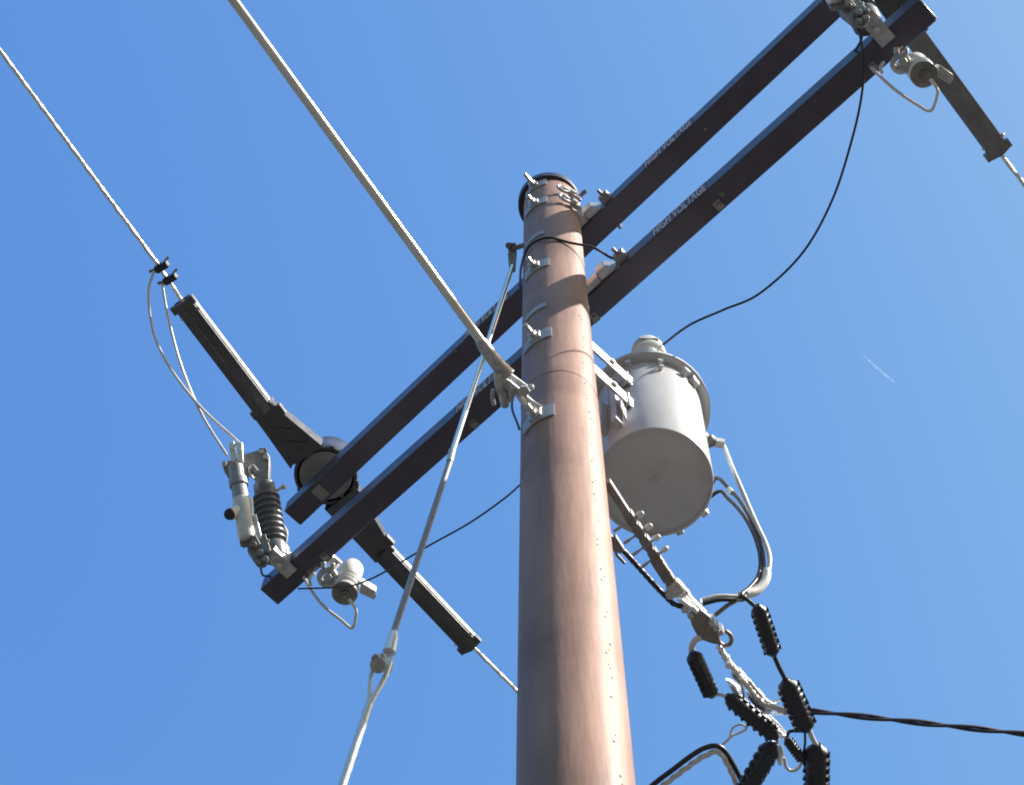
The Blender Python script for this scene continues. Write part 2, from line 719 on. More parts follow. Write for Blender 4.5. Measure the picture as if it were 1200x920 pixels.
# ------------------------------------------------------------------ line insulator, wildlife cover, conductor (left), then copies at the right end
ZI = 9.735
HC = at(381.5, 558, ZI)
ZC = ZI + .03
SHIFT = at(1171, 179, ZC) - at(553, 757, ZC)
SHIFT.z = 0
arm_top = A2.z + AH + .002
T = Thing('pin_insulator', 'grey pin insulator under the dark cover at the lower left arm end', 'insulator', V((HC.x, HC.y, arm_top)), 'pin insulators on the upper crossarm')
b = MB()
b.cyl(T.loc, V((HC.x, HC.y, ZI + .02)), .019, 14)
b.hexn(T.loc, UP, .035, .025)
T.part('pin', b, 'dgalv')
b = MB()
b.lathe([(.03, .02), (.05, .008), (.128, .0), (.139, .006), (.138, .02), (.10, .06), (.085, .09), (.10, .10), (.098, .115), (.06, .15), (.05, .165), (.06, .18), (.055, .205), (0, .215)], V((HC.x, HC.y, ZI)), UP, 48)
T.part('shed', b, 'porc')
INS = T.o

# level axes of the two cover arms
na = at(213, 352, ZC)
nb_ = at(311, 481, ZC)
fa = at(447, 645, ZC)
fb = at(553, 757, ZC)
HCc = V((HC.x, HC.y, ZC))


def channel(b, p, q, w, h, th=.004, w2=None, h2=None, lift=0.0):
    """inverted U trough from p to q"""
    ax = (q - p).normalized()
    sd = ax.cross(UP).normalized()
    w2 = w if w2 is None else w2
    h2 = h if h2 is None else h2
    out = []
    for pt, ww, hh in ((p, w, h), (q, w2, h2)):
        o = [(-ww / 2, -hh / 2), (-ww / 2, hh * .38), (-ww * .38, hh / 2), (ww * .38, hh / 2), (ww / 2, hh * .38), (ww / 2, -hh / 2)]
        i = [(ww / 2 - th, -hh / 2), (ww / 2 - th, hh * .36), (ww * .37, hh / 2 - th), (-ww * .37, hh / 2 - th), (-ww / 2 + th, hh * .36), (-ww / 2 + th, -hh / 2)]
        out.append([pt + sd * a_ + UP * c_ for a_, c_ in o + i])
    n = 12
    vs = out[0] + out[1]
    fs = [(k, (k + 1) % n, n + (k + 1) % n, n + k) for k in range(n)]
    for k in range(5):
        fs.append((k + 1, k, 11 - k, 10 - k))
        fs.append((n + k, n + k + 1, n + 10 - k, n + 11 - k))
    b.add(vs, fs)
    return ax, sd


T = Thing('wildlife_cover', 'dark grey wildlife cover with two long trough arms over the left line insulator', 'line cover', V((HC.x, HC.y, ZI)), 'wildlife covers over the line insulators')
b = MB()
b.lathe([(.150, .0), (.166, .0), (.170, .02), (.165, .06), (.150, .12), (.13, .19), (.125, .24), (.10, .275), (0, .285), (0, .28), (.098, .268), (.12, .236), (.145, .12), (.158, .06), (.158, .012), (.150, .008), (.150, 0)], V((HC.x, HC.y, ZI)), UP, 48, caps=False)
for k in (0, 1, 2, 4, 5, 6, 9, 12, 13, 14):
    a = 2 * PI * k / 16 + .2
    c = V((HC.x + .166 * math.cos(a), HC.y + .168 * math.sin(a), ZI + .012))
    b.box(c, V((math.cos(a), math.sin(a), 0)), V((-math.sin(a), math.cos(a), 0)), UP, .008, .013, .012)
T.part('hood', b, 'cover', smooth=45)
for p, q, nm in ((nb_, na, 0), (fa, fb, 1)):
    b = MB()
    ax, sd = channel(b, p, q, .100, .066)
    L_ = (q - p).length
    for t_ in (.12, .5, .86):          # stiffening ribs on the roof of the trough
        c = p + ax * (L_ * t_) + UP * .036
        b.box(c, ax, sd, UP, .006, .038, .004)
    # hinge lugs on the side
    for sg, t_ in ((1, .02), (-1, .97), (1, .97)):
        c = p + ax * (L_ * t_) + sd * (sg * .057) - UP * .018
        b.box(c, ax, sd, UP, .022, .012, .014)
    sd = sd if sd.dot(D1) > 0 else -sd
    k0 = p - UP * .030
    b.prism([k0 - sd * .0458, k0 + sd * .0458, k0 + sd * .0458 - UP * .006, k0 + sd * .004 - UP * .030, k0 - sd * .0458 - UP * .006], q - p)
    b.box((p + q) / 2 - UP * .0615 + sd * .004, ax, sd, UP, L_ / 2 - .03, .004, .002)
    tr = T.part('trough_arm', b, 'cover')
    b = MB()
    b.box((p + q) / 2 + sd * .0525 + UP * .006, ax, sd, UP, L_ / 2 - .005, .0022, .017)  # strip added to paint the sunlit side wall as a bright edge
    T.part('edge_rail', b, 'rail', parent=tr)
    b = MB()
    c = q - ax * .035 - UP * .012
    b.box(c + UP * .01, ax, sd, UP, .028, .044, .010)
    b.hexn(c + sd * .03, -UP, .012, .016)
    b.hexn(c - sd * .03, -UP, .012, .016)
    T.part('end_stop', b, 'rubber', parent=tr)
    b = MB()
    c = q - ax * .075 - UP * .03
    b.cyl(c - sd * .056, c + sd * .056, .007, 10)
    b.ball(c + sd * .058, .011)
    T.part('locking_pin', b, 'bolt', parent=tr)
    # tapering throat between trough and hood
    b = MB()
    hc = HCc + (p - HCc).normalized() * .150
    channel(b, hc, p + ax * .03, .215, .09, .005, .118, .070)
    f_ = hc - UP * .046
    g_ = p + ax * .028 - UP * .034
    b.add([f_ - sd * .104, f_ + sd * .104, g_ + sd * .056, g_ - sd * .056, f_ - sd * .104 + UP * .006, f_ + sd * .104 + UP * .006, g_ + sd * .064 + UP * .006, g_ - sd * .064 + UP * .006],
          [(0, 1, 2, 3), (7, 6, 5, 4), (0, 4, 5, 1), (1, 5, 6, 2), (2, 6, 7, 3), (3, 7, 4, 0)])
    m_ = hc.lerp(p, .55)
    b.box(m_ + UP * .044, ax, sd, UP, .012, .07, .008)
    b.box(p + ax * .02 + UP * .05, ax, sd, UP, .012, .055, .006)
    b.box(p - ax * .03 + sd * .085 - UP * .03, ax, sd, UP, .03, .012, .016)
    for t_ in (.3, .6):
        b.box(hc.lerp(p, t_) + sd * .02 - UP * (.050 - .012 * t_), ax + sd * .8, sd - ax * .8, UP, .005, .06 - .03 * t_, .006)
    T.part('throat', b, 'cover')
COV = T.o

# conductors
d_in = (at(0, 60, ZC) - at(185, 311, ZC)).normalized()
d_out = (at(604, 800, ZC) - at(562, 758, ZC)).normalized()


def conductor(sh, label):
    b = MB()
    p0 = at(184, 309, ZC) + sh
    pts = [p0 + d_in * 45 + UP * -.6, p0 + d_in * 20 - UP * .2, p0 + d_in * 8 - UP * .04]
    pts += line_pts(p0 + d_in * 2.6, p0, .03) + line_pts(p0, na + sh, .03)[1:] + [nb_ + sh, HCc + sh, fa + sh]
    pts += line_pts(fb + sh, fb + sh + d_out * 1.2, .03)
    e = fb + sh + d_out * 1.2
    pts += [e + d_out * 6 - UP * .04, e + d_out * 20 - UP * .25, e + d_out * 45 - UP * .7]
    b.tube(pts, .0088, 12, lobes=4, depth=.45, pitch=.16)
    return single('line_conductor', b, 'alu', label, 'power line', 'line conductors', origin=HCc + sh)


conductor(V((0, 0, 0)), 'bare aluminium conductor coming in from the upper left through the left cover')
conductor(SHIFT, 'bare aluminium conductor leaving the right arm end towards the right picture edge')
dup(INS, INS.location + SHIFT, 'grey pin insulator on the upper arm at the top right, behind the cutout', 'pin insulators on the upper crossarm')
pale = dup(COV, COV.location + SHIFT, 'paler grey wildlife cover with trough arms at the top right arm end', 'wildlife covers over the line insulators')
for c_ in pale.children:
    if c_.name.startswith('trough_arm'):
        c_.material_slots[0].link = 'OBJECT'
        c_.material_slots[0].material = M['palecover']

# ------------------------------------------------------------------ hot line clamps and jumpers on the left conductor


def hot_clamp(x, y, label):
    c = at(x, y, ZC)
    ax = d_in
    sd = ax.cross(UP).normalized()
    T = Thing('line_clamp', label, 'wire clamp', c, 'clamps on the left conductor')
    b = MB()
    b.box(c, ax, sd, UP, .020, .022, .020)
    b.box(c - sd * .036 - UP * .012, ax, sd, UP, .018, .018, .022)
    T.part('jaw', b, 'rubber', bevel=.006)
    b = MB()
    b.cyl(c + sd * .015, c + sd * .055 + ax * .012, .008, 10)
    b.hexn(c + sd * .018, sd, .015, .014)
    b.cyl(c - sd * .03 + ax * .01, c - sd * .065 + ax * .02 + UP * .02, .007, 8)
    T.part('clamp_bolt', b, 'dgalv')
    return T


hot_clamp(187, 314, 'black wire clamp on the left conductor, farther from the trough cover')
hot_clamp(197, 328, 'black wire clamp on the left conductor, right against the trough cover')

ZB, ZTT = 8.66, 9.12
CB = at(321, 657, ZB)
CT = at(301, 545, ZTT)
cax = (CT - CB).normalized()
CN = cax.cross(CR).normalized()


def ct(x, y, off=0.):
    return onp(x, y, CB, CN, off)


jump = [('first', [(180, 318), (174, 345), (180, 390), (200, 432), (236, 478), (283, 521)], 'long jumper wire drooping from the outer line clamp down to the left cutout'),
        ('second', [(190, 333), (197, 372), (212, 428), (235, 483), (266, 534)], 'straighter jumper wire running from the inner line clamp down to the left cutout')]
for _, pts, lab in jump:
    n = len(pts)
    q = []
    e = ct(*pts[-1], .02)
    for i, (x, y) in enumerate(pts):
        t = i / (n - 1)
        zz = ZC - .03 + (e.z - ZC + .03) * (t ** 1.3)
        q.append(at(x, y, zz) if i < n - 1 else e)
    b = MB()
    b.tube(spline(q, 10), .0068, 10)
    single('jumper_wire', b, 'greycable', lab, 'wire', 'jumper wires', origin=q[0])

# ------------------------------------------------------------------ fuse cutout (left) and its copy
T = Thing('fuse_cutout', 'grey ribbed fuse cutout hanging off the lower left end of the lower arm', 'fuse cutout', a1(st1(333, 665)[0], 0, 0), 'fuse cutouts on the lower crossarm')
# insulator
b = MB()
LI = (ct(303, 566) - ct(323, 656)).length
i0 = ct(322.5, 654)
iax = (ct(308, 560) - i0).normalized()
prof = [(0, -.012), (.048, -.010), (.060, 0), (.062, .055), (.056, .075)]
h = .08
pit = (LI * .80 - .08) / 8
for k in range(8):
    prof += [(.046, h), (.050, h + pit * .25), (.066, h + pit * .35), (.066, h + pit * .55), (.047, h + pit * .9)]
    h += pit
prof += [(.045, h), (.052, h + .02), (.05, h + .06), (0, h + .065)]
b.lathe(prof, i0, iax, 28)
T.part('insulator', b, 'insul')
# top casting
b = MB()
ext = CN if CN.dot(ray(300, 600)) < 0 else -CN      # towards the viewer
b.prism([ct(283, 533), ct(310, 525), ct(316, 535), ct(315, 562), ct(308, 580), ct(303, 575), ct(296, 552), ct(285, 548)], -ext * .07)
b.prism([ct(260, 540), ct(266, 540), ct(287, 534), ct(291, 560), ct(270, 562), ct(262, 550)], -ext * .03)
b.box(ct(308, 529, .004), CR, ext, CU, .02, .006, .014)
T.part('top_casting', b, 'dgalv', bevel=.004)
b = MB()
for x, y in ((263, 545), (307, 530), (312, 536)):
    b.hexn(ct(x, y, 0), ext, .014, .014)
b.tube(spline([ct(302, 552, .02), ct(296, 545, .03), ct(292, 552, .03), ct(297, 561, .02)], 6), .006, 8)
T.part('bolt', b, 'bolt')
b = MB()
b.tube([ct(312, 578, .0), ct(322, 576, .0), ct(331, 571, .0)], .0085, 10)
b.ball(ct(332.5, 570.5), .014)
T.part('attachment_hook', b, 'bolt')
# upper contact (forked spring) lit at the top
b = MB()
b.prism([ct(268, 524, .03), ct(275, 520, .03), ct(279, 541, .03), ct(272, 545, .03)], ext * .03)
b.prism([ct(278, 522, .05), ct(285, 522, .05), ct(286, 545, .05), ct(279, 543, .05)], ext * .03)
b.tube(spline([ct(271, 527, .07), ct(277, 521, .075), ct(283, 524, .07), ct(282, 542, .06)], 6), .009, 8)
T.part('upper_contact', b, 'alu', bevel=.004)
# fuse tube
b = MB()
f0, f1 = ct(290, 632, .09), ct(276, 545, .07)
fax = (f1 - f0).normalized()
FL = (f1 - f0).length
b.lathe([(0, 0), (.036, .0), (.042, .02), (.042, FL * .52), (.034, FL * .54), (0, FL * .54)], f0, fax, 24)
tb = T.part('fuse_tube', b, 'white')
b = MB()
b.lathe([(0, FL * .53), (.040, FL * .53), (.036, FL * .70), (.045, FL * .71), (.045, FL * .79), (.034, FL * .80), (.036, FL * .97), (.015, FL)], f0, fax, 24)
T.part('tube_head', b, 'greyhead', parent=tb)
b = MB()
b.cyl(ct(290, 594, .06), ct(270, 602.5, .13), .030, 20)
T.part('pull_ring', b, 'white', parent=tb)
b = MB()
b.cyl(ct(270.5, 602.3, .127), ct(268.2, 603, .142), .0265, 20)
T.part('ring_mouth', b, 'rubber', parent=tb)
b = MB()
b.prism([ct(283, 587, .1), ct(296, 582, .1), ct(299, 628, .09), ct(289, 625, .1)], -ext * .03)
b.prism([ct(297, 606, .085), ct(301, 604, .085), ct(308, 634, .07), ct(300, 634, .07)], ext * .02)
T.part('tube_flag', b, 'alu', parent=tb, bevel=.005)
# lower hinge casting
b = MB()
b.prism([ct(287, 618, .09), ct(293, 616, .09), ct(306, 640, .08), ct(299, 646, .08)], ext * .02)
b.prism([ct(280, 628, .06), ct(288, 626, .06), ct(290, 642, .06), ct(282, 641, .06)], ext * .02)
b.prism([ct(291, 634, .05), ct(312, 630, .05), ct(319, 650, .05), ct(312, 664, .05), ct(300, 662, .05), ct(291, 650, .05)], ext * .035)
for x, y, r_ in ((297, 640, .018), (305, 650, .02), (311, 657, .017), (303, 661, .015), (314, 647, .014)):
    b.hexn(ct(x, y, .09), ext, r_, .02)
b.tube(spline([ct(297, 655, .07), ct(305, 664, .08), ct(312, 660, .07), ct(309, 643, .08)], 6), .008, 8)
b.cyl(ct(284, 640, .08), ct(316, 634, .08), .010, 12)
T.part('hinge_casting', b, 'dgalv', bevel=.003)
# mounting bracket down to the crossarm
b = MB()
q0 = a1(st1(332, 662)[0], -.004, -.006)
k0 = V((q0.x, q0.y, A1.z - .006))
ss = st1(332, 662)[0]
b.box(a1(ss, -.03, -.008), D1, N1, Z1, .034, .075, .005)
b.box(a1(ss + .03, -.052, .03), D1, N1, Z1, .005, .048, .045)
b.box(a1(ss, -.006, .045), D1, N1, Z1, .03, .005, .05)
b.tube(spline([a1(ss, -.06, -.003), a1(ss - .01, -.10, .0), i0 + iax * .015], 6), .016, 10)
T.part('arm_bracket', b, 'galv', bevel=.002)
b = MB()
b.hexn(a1(ss + .02, -.045, .075), UP, .024, .03)
b.cyl(a1(ss + .02, -.045, .04), a1(ss + .02, -.045, .125), .010, 10)
b.hexn(a1(ss - .005, -.03, -.013), -Z1, .016, .014)
T.part('bracket_bolt', b, 'bolt')
b = MB()
b.tube(spline([ct(329, 612, -.03), ct(336, 624, -.02), a1(ss + .02, -.045, .11)], 8), .0065, 8)
T.part('terminal_wire', b, 'greycable')
b = MB()
b.tube(spline([ct(305, 664, .05), ct(308, 674, .04), a1(.055, -.004, .06)], 8), .005, 8)
T.part('hinge_wire', b, 'cable')
CUT = T.o
SH1 = D1 * (st1(1031, 48)[0] - st1(333, 670)[0])
dup(CUT, CUT.location + SH1, 'fuse cutout at the top right arm end, cut off by the picture edge', 'fuse cutouts on the lower crossarm')

# ------------------------------------------------------------------ surge arrester (left) and its copy
zar = 8.47
ab = at(404, 695, zar)
atp = ab + V((0.01, -.0, .27))
T = Thing('surge_arrester', 'pale surge arrester hanging behind the lower left end of the lower arm', 'surge arrester', ab, 'surge arresters behind the lower crossarm')
aax = (atp - ab).normalized()
b = MB()
prof = [(0, 0), (.05, 0), (.056, .012), (.052, .03)]
h = .035
for k in range(3):
    prof += [(.048, h), (.058, h + .010), (.060, h + .018), (.050, h + .030)]
    h += .032
prof += [(.054, h + .004), (.056, h + .10), (.045, h + .125), (0, h + .13)]
b.lathe(prof, ab, aax, 28)
T.part('housing', b, 'white')
b = MB()
b.lathe([(0, -.012), (.045, -.010), (.060, -.006), (.060, .006)], ab, aax, 24)
b.hexn(ab - aax * .01, -aax, .024, .02)
b.cyl(ab - aax * .02, ab - aax * .055, .010, 10)
b.box(ab - aax * .012 + CR * .012, CR, CU, aax, .035, .012, .006)
T.part('end_terminal', b, 'dgalv')
b = MB()
c = at(384, 677, 8.56)
n1 = (c - CAM).normalized()
b.tube([c + (CR * math.cos(t_) + CU * math.sin(t_)) * .036 for t_ in [2 * PI * k / 20 for k in range(20)]], .014, 10, closed=True)
b.hexn(c - n1 * .012, -n1, .022, .02)
b.box(c + CR * .045 - CU * .03, CR + CU * -.6, CU + CR * .6, n1, .055, .022, .012)
for dx, dy in ((-.02, .045), (.022, .040)):
    b.hexn(c + CR * dx + CU * dy, CU, .014, .028)
T.part('clamp_ring', b, 'galv', bevel=.002)
b = MB()
b.prism([at(423, 683, 8.50), at(440, 693, 8.50), at(441, 699, 8.50), at(438, 703, 8.50), at(421, 695, 8.50)], UP * .012)
b.prism([at(423, 683, 8.512), at(440, 693, 8.512), at(440.5, 695, 8.512), at(422, 686, 8.512)], UP * .05)
T.part('mounting_strap', b, 'galv', bevel=.002)
b = MB()
sA = st1(383, 660)[0]
b.box(a1(sA + .02, AW + .03, .03), D1, N1, Z1, .02, .03, .006)
b.box(a1(sA + .02, AW + .004, .05), D1, N1, Z1, .024, .004, .05)
b.tube([a1(sA + .02, AW + .05, .02), at(384, 677, 8.58)], .014, 10)
T.part('arm_bracket', b, 'galv')
b = MB()
lp = [(356, 676), (365, 692), (379, 710), (399, 726), (412.5, 736), (417, 722), (416.5, 713), (409, 702)]
zz = [8.62, 8.56, 8.50, 8.46, 8.42, 8.41, 8.42, 8.44]
b.tube(spline([at(x, y, z_) for (x, y), z_ in zip(lp, zz)], 8), .0072, 10)
b.tube(spline([at(364, 687, 8.56), at(363, 678, 8.58), at(369, 671, 8.62)], 6), .008, 8)
T.part('lead_loop', b, 'greycable')
ARR = T.o
dup(ARR, ARR.location + SH1 - D1 * .165 - N1 * .035, 'smaller surge arrester with a pale wire loop below the top right arm end', 'surge arresters behind the lower crossarm').scale = (.90, .90, .90)

# thin black wire from arrester to the pole
pp = [(349, 690), (382, 689), (405, 688), (440, 676), (500, 641), (550, 613), (590, 585), (612, 566)]
pole_far = pole_s(6.9, R(150))
q = []
for i, (x, y) in enumerate(pp):
    t = i / (len(pp) - 1)
    q.append(at(x, y, 8.50 + (6.85 - 8.50) * max(0, t - .15) / .85 * .45))
b = MB()
b.tube(spline(q, 8), .0042, 8)
single('bond_wire', b, 'cable', 'thin black wire sagging from the left arrester across to the pole', 'wire', origin=q[0])

# wire round the front of the pole, ending on the lower arm
q = []
for x, y, ang, off in ((611, 335, R(-178), .012), (612, 312, R(-165), .012), (624, 291, R(-140), .012), (645, 281, R(-105), .010), (668, 287, R(-65), .012)):
    z = pole_zy(y, ang)
    q.append(pole_s(z, ang, pr_(z) + off))
pe = onp(727, 304, a1(0, -.004, 0), N1)
q.append(q[-1].lerp(pe, .42) + V((.01, -.015, -.02)))
q.append(q[-2].lerp(pe, .8) + V((0, 0, -.02)))
q.append(pe)
b = MB()
b.tube(spline(q, 10), .0058, 10)
single('bond_wire', b, 'cable', 'black wire looped round the front of the pole below the cap', 'wire', origin=q[0])
b = MB()
q = [pole_s(pole_zy(y, R(176)), R(176), PR + o) for y, o in ((455, .012), (468, .03), (480, .03), (494, .014), (503, .004))]
b.tube(spline(q, 8), .0045, 8)
single('bond_wire', b, 'cable', 'short black wire bowed out from the left side of the pole beside the clevis', 'wire', origin=q[0])

# ------------------------------------------------------------------ transformer
TC = at(767, 566, 7.2)
TAX = V((.034, .06, 1)).normalized()
TR, TH = .2135, .80
e1, e2 = perp(TAX)
T = Thing('pole_transformer', 'grey can-shaped transformer hung on the right side of the pole', 'transformer', TC)


def tq(ang, h, r=TR):
    v = V((math.cos(ang), math.sin(ang), 0))
    v = (v - TAX * v.dot(TAX)).normalized()
    return TC + TAX * h + v * r


def tdir(ang):
    v = V((math.cos(ang), math.sin(ang), 0))
    return (v - TAX * v.dot(TAX)).normalized()


b = MB()
b.lathe([(0, .012), (TR - .012, .012), (TR - .010, .0), (TR - .002, .0), (TR, .004), (TR, TH), (0, TH)], TC, TAX, 96)
T.part('tank', b, 'tank', smooth=40)
b = MB()
for k in range(5):
    a = 2 * PI * k / 5
    b.cyl(TC + e1 * (.012 * math.cos(a) - .005) + e2 * .012 * math.sin(a) + TAX * .006, TC + e1 * (.012 * math.cos(a) - .005) + e2 * .012 * math.sin(a) + TAX * .013, .004, 8)
b.cyl(TC + TAX * .009, TC + TAX * .013, .022, 16)
T.part('drain_boss', b, 'tank')
b = MB()
for k in range(40):
    h_ = .02 + (TH - .06) * k / 39
    b.ball(tq(R(-142), h_, TR), .0042 + .0008 * (k % 3), 6)
T.part('weld_seam', b, 'tank')
b = MB()
b.lathe([(TR + .001, TH - .010), (TR + .031, TH - .013), (TR + .038, TH - .006), (TR + .037, TH + .018), (TR + .025, TH + .032), (.12, TH + .055), (0, TH + .062)], TC, TAX, 96)
T.part('lid', b, 'tank', smooth=40)
b = MB()
bo = tq(R(-88), TH + .235, .12)
b.lathe([(.066, 0), (.072, .02), (.056, .04), (.076, .055), (.08, .065), (.056, .085), (.076, .1), (.078, .11), (.055, .13), (.07, .145), (.072, .155), (.05, .165)], bo, TAX, 32)
b.cyl(bo - TAX * .24, bo + TAX * .01, .06, 24)
bush = T.part('primary_bushing', b, 'white')
b = MB()
b.lathe([(.064, .155), (.07, .16), (.070, .20), (.064, .225), (.045, .245), (0, .252)], bo, TAX, 28)
b.box(bo + TAX * .165 + V((.0, -.058, 0)), V((1, 0, 0)), V((0, 1, 0)), TAX, .04, .014, .006)
T.part('bushing_cap', b, 'white', parent=bush, smooth=60)
b = MB()
b.cyl(bo + TAX * .14 + V((-.03, -.066, .0)), bo + TAX * .14 + V((.035, -.062, .0)), .012, 12)
T.part('terminal_eye', b, 'dgalv', parent=bush)
# lugs and studs below the lid
for x, y, r_, l_ in ((737, 427, .014, .030), (774, 424, .011, .024), (774, 434, .011, .024), (800, 440, .016, .032)):
    best = min(((math.hypot(px(tq(R(a), h))[0] - x, px(tq(R(a), h))[1] - y), a, h) for a in range(-170, 20, 4) for h in [TH - .05 - .012 * i for i in range(18)]))
    a, h = R(best[1]), best[2]
    b = MB()
    b.cyl(tq(a, h, TR - .003), tq(a, h, TR + l_ * .6), r_ * .8, 14)
    b.cyl(tq(a, h, TR + l_ * .6), tq(a, h, TR + l_), r_, 14)
    T.part('stud', b, 'tank')
# lifting lug at the right under the brim, and brim clamp
a = R(-40)
b = MB()
b.box(tq(a, TH - .03, TR + .012), tdir(a), tdir(a).cross(TAX), TAX, .014, .02, .03)
T.part('lid_clamp', b, 'galv', bevel=.003)
# hanger brackets between pole and tank
PH = math.atan2(TC.y - pole_c(7.4).y, TC.x - pole_c(7.4).x)
hd = V((math.cos(PH), math.sin(PH), 0))
hs = V((hd.y, -hd.x, 0))            # towards the viewer's right


def hz(y):
    lo, hi = 6.5, 9.0
    for _ in range(40):
        m = (lo + hi) / 2
        p = pole_c(m) + hd * (PR + .07) + hs * .085
        if px(p)[1] > y:
            lo = m
        else:
            hi = m
    return lo


for y_ in (423, 452):
    z = hz(y_)
    p0 = pole_c(z) + hd * (PR - .05)
    p1 = V((TC.x, TC.y, z)) + V((TAX.x, TAX.y, 0)) * (z - TC.z) - hd * (TR + .004)
    b = MB()
    m_ = (p0 + p1) / 2
    L_ = (p1 - p0).length
    b.box(m_ + hs * .085, hd, hs, UP, L_ / 2 + .03, .005, .044)
    b.box(p1 - hd * .002 + hs * .06, hd, hs, UP, .004, .04, .05)
    hb = T.part('hanger_bracket', b, 'galv', bevel=.002)
    b = MB()
    b.hexn(m_ + hs * .09 + hd * .02, hs, .013, .012)
    T.part('bolt', b, 'bolt', parent=hb)
b = MB()
for k, (h0, h1_, off) in enumerate(((.10, .56, .045), (.16, .46, -.03))):
    c = tq(PH + PI, (h0 + h1_) / 2, TR + .018) + hs * off
    b.box(c, hd, hs, TAX, .02, .012, (h1_ - h0) / 2)
b.prism([tq(PH + PI + .30, .30, TR + .005), tq(PH + PI + .30, .12, TR + .005), tq(PH + PI + .30, .16, TR + .05), tq(PH + PI + .30, .27, TR + .05)], hs * .008)
T.part('support_lug', b, 'tank', bevel=.002)
# low-voltage bushings
sb_ = min(((math.hypot(px(tq(R(a), h / 100, TR + .07))[0] - 842, px(tq(R(a), h / 100, TR + .07))[1] - 517), a, h / 100) for a in range(-30, 40, 3) for h in range(6, 60, 2)))
SB = [(R(sb_[1]), sb_[2]), (R(44), .24), (R(66), .20)]
for a, h in SB:
    b = MB()
    o_ = tdir(a)
    b.lathe([(.032, 0), (.034, .01), (.026, .02), (.028, .035), (.02, .05), (.012, .055), (.012, .085), (0, .088)], tq(a, h, TR - .003), o_, 20)
    bu = T.part('secondary_bushing', b, 'porc')
    b = MB()
    b.box(tq(a, h, TR + .068), o_, o_.cross(TAX), TAX, .018, .014, .02)
    b.hexn(tq(a, h, TR + .068) + TAX * .02, TAX, .011, .012)
    T.part('spade_clamp', b, 'bolt', parent=bu)

# primary lead from the right cutout down to the bushing
tb_ = bo + TAX * .205 + V((.052, -.02, 0))
pp = [(1008, 42), (1011.5, 70), (1010, 110), (998, 165), (975, 235), (940, 297), (890, 344), (848, 363), (808, 381)]
q = []
for i, (x, y) in enumerate(pp):
    t = i / (len(pp) - 1)
    q.append(at(x, y, 8.56 + (tb_.z - 8.56) * t ** 1.1))
q.append(tb_)
b = MB()
b.tube(spline(q[:4], 10), [.0062] * 31, 10)
b2 = MB()
b2.tube(spline(q, 10), .0052, 10)
single('lead_wire', b2, 'cable', 'long black lead sagging from the right cutout down to the transformer bushing', 'wire', origin=q[0])

# ------------------------------------------------------------------ secondary cables
ZS = 6.44


def run(pts, r, name, m, label, cat='cable', group=None, lobes=0, pitch=.1, n=8, depth=.4):
    """pts: list of (x, y, z) surveyed points"""
    q = [p if isinstance(p, Vector) else at(*p) for p in pts]
    b = MB()
    s_ = spline(q, n)
    if lobes:
        o = []
        for i in range(len(s_) - 1):
            o += line_pts(s_[i], s_[i + 1], pitch / 12)[:-1]
        s_ = o + [s_[-1]]
    b.tube(s_, r, 12, lobes=lobes, depth=depth, pitch=pitch)
    return single(name, b, m, label, cat, group, origin=q[0])


c1, c2, c3 = [tq(a, h, TR + .075) for a, h in SB]
run([c1, at(849, 524, c1.z - .02), (859, 550, 7.25), (876, 590, 7.05), (887, 615, 6.92), (898, 639, 6.80), (902, 658, 6.71), (897, 680, 6.62), (884, 694, 6.55), (866, 699, 6.50), (842, 699, 6.48), (822, 704, ZS + .02)],
    .0080, 'secondary_cable', 'greycable', 'pale cable on the outside of the bundle curving down from the transformer side', group='transformer secondary cables')
run([c2, (838, 561, 7.40), (856.5, 575, 7.25), (869.6, 590.5, 7.12), (882, 614, 6.95), (892, 640, 6.80), (895, 662, 6.70), (890, 681, 6.61), (879, 692, 6.55), (866, 702, 6.49), (843, 703, 6.46), (823, 708, ZS)],
    .0072, 'secondary_cable', 'cable', 'middle black cable emerging from behind the tank with a pale sleeve on it', group='transformer secondary cables')
run([c3, (838, 578, 7.36), (854, 585, 7.26), (872, 605, 7.08), (885, 630, 6.90), (891, 654, 6.75), (889, 674, 6.64), (879, 688, 6.56), (869, 697, 6.50), (876, 703, 6.47), (886, 712, 6.44)],
    .0072, 'secondary_cable', 'cable', 'lowest black cable from behind the tank, ending in the top right ribbed cover', group='transformer secondary cables')
b = MB()
ca, cb_ = at(899, 676, 6.64), at(877, 695, 6.535)
b.tube(spline([at(899, 668, 6.665), at(897, 680, 6.615), at(887, 692, 6.56), at(874, 697, 6.52)], 6), [.013, .014, .0155, .0155, .0155, .0155, .0155, .0155, .0155, .0155, .0155, .0155, .0155, .0155, .0155, .0155, .015, .014, .013], 14)
single('cable_sleeve', b, 'white', 'broad white sleeve gathering the transformer cables at their bend', 'cable sleeve', origin=ca)
b = MB()
p0 = at(856.5, 575, 7.25)
b.cyl(at(854, 573.4, 7.265), at(859, 578, 7.225), .0095, 14)
single('cable_band', b, 'greycable', 'small pale band on the middle transformer cable near the tank', 'cable band', origin=p0)
run([(872, 697, 6.52), (864, 703, 6.50), (852, 710, 6.47), (838, 721, ZS)], .0072, 'ground_tail', 'brown', 'thin brown tail between the cable bend and the clevis plate', 'wire')
b = MB()
c = at(867, 700, 6.495)
b.tube([c + (CR * math.cos(t_) * .018 + UP * math.sin(t_) * .02) for t_ in [2 * PI * k / 16 for k in range(16)]], .006, 8, closed=True)
single('cable_tie', b, 'brown', 'brown tie wrapped round the white cable at its bend', 'cable tie', origin=c)

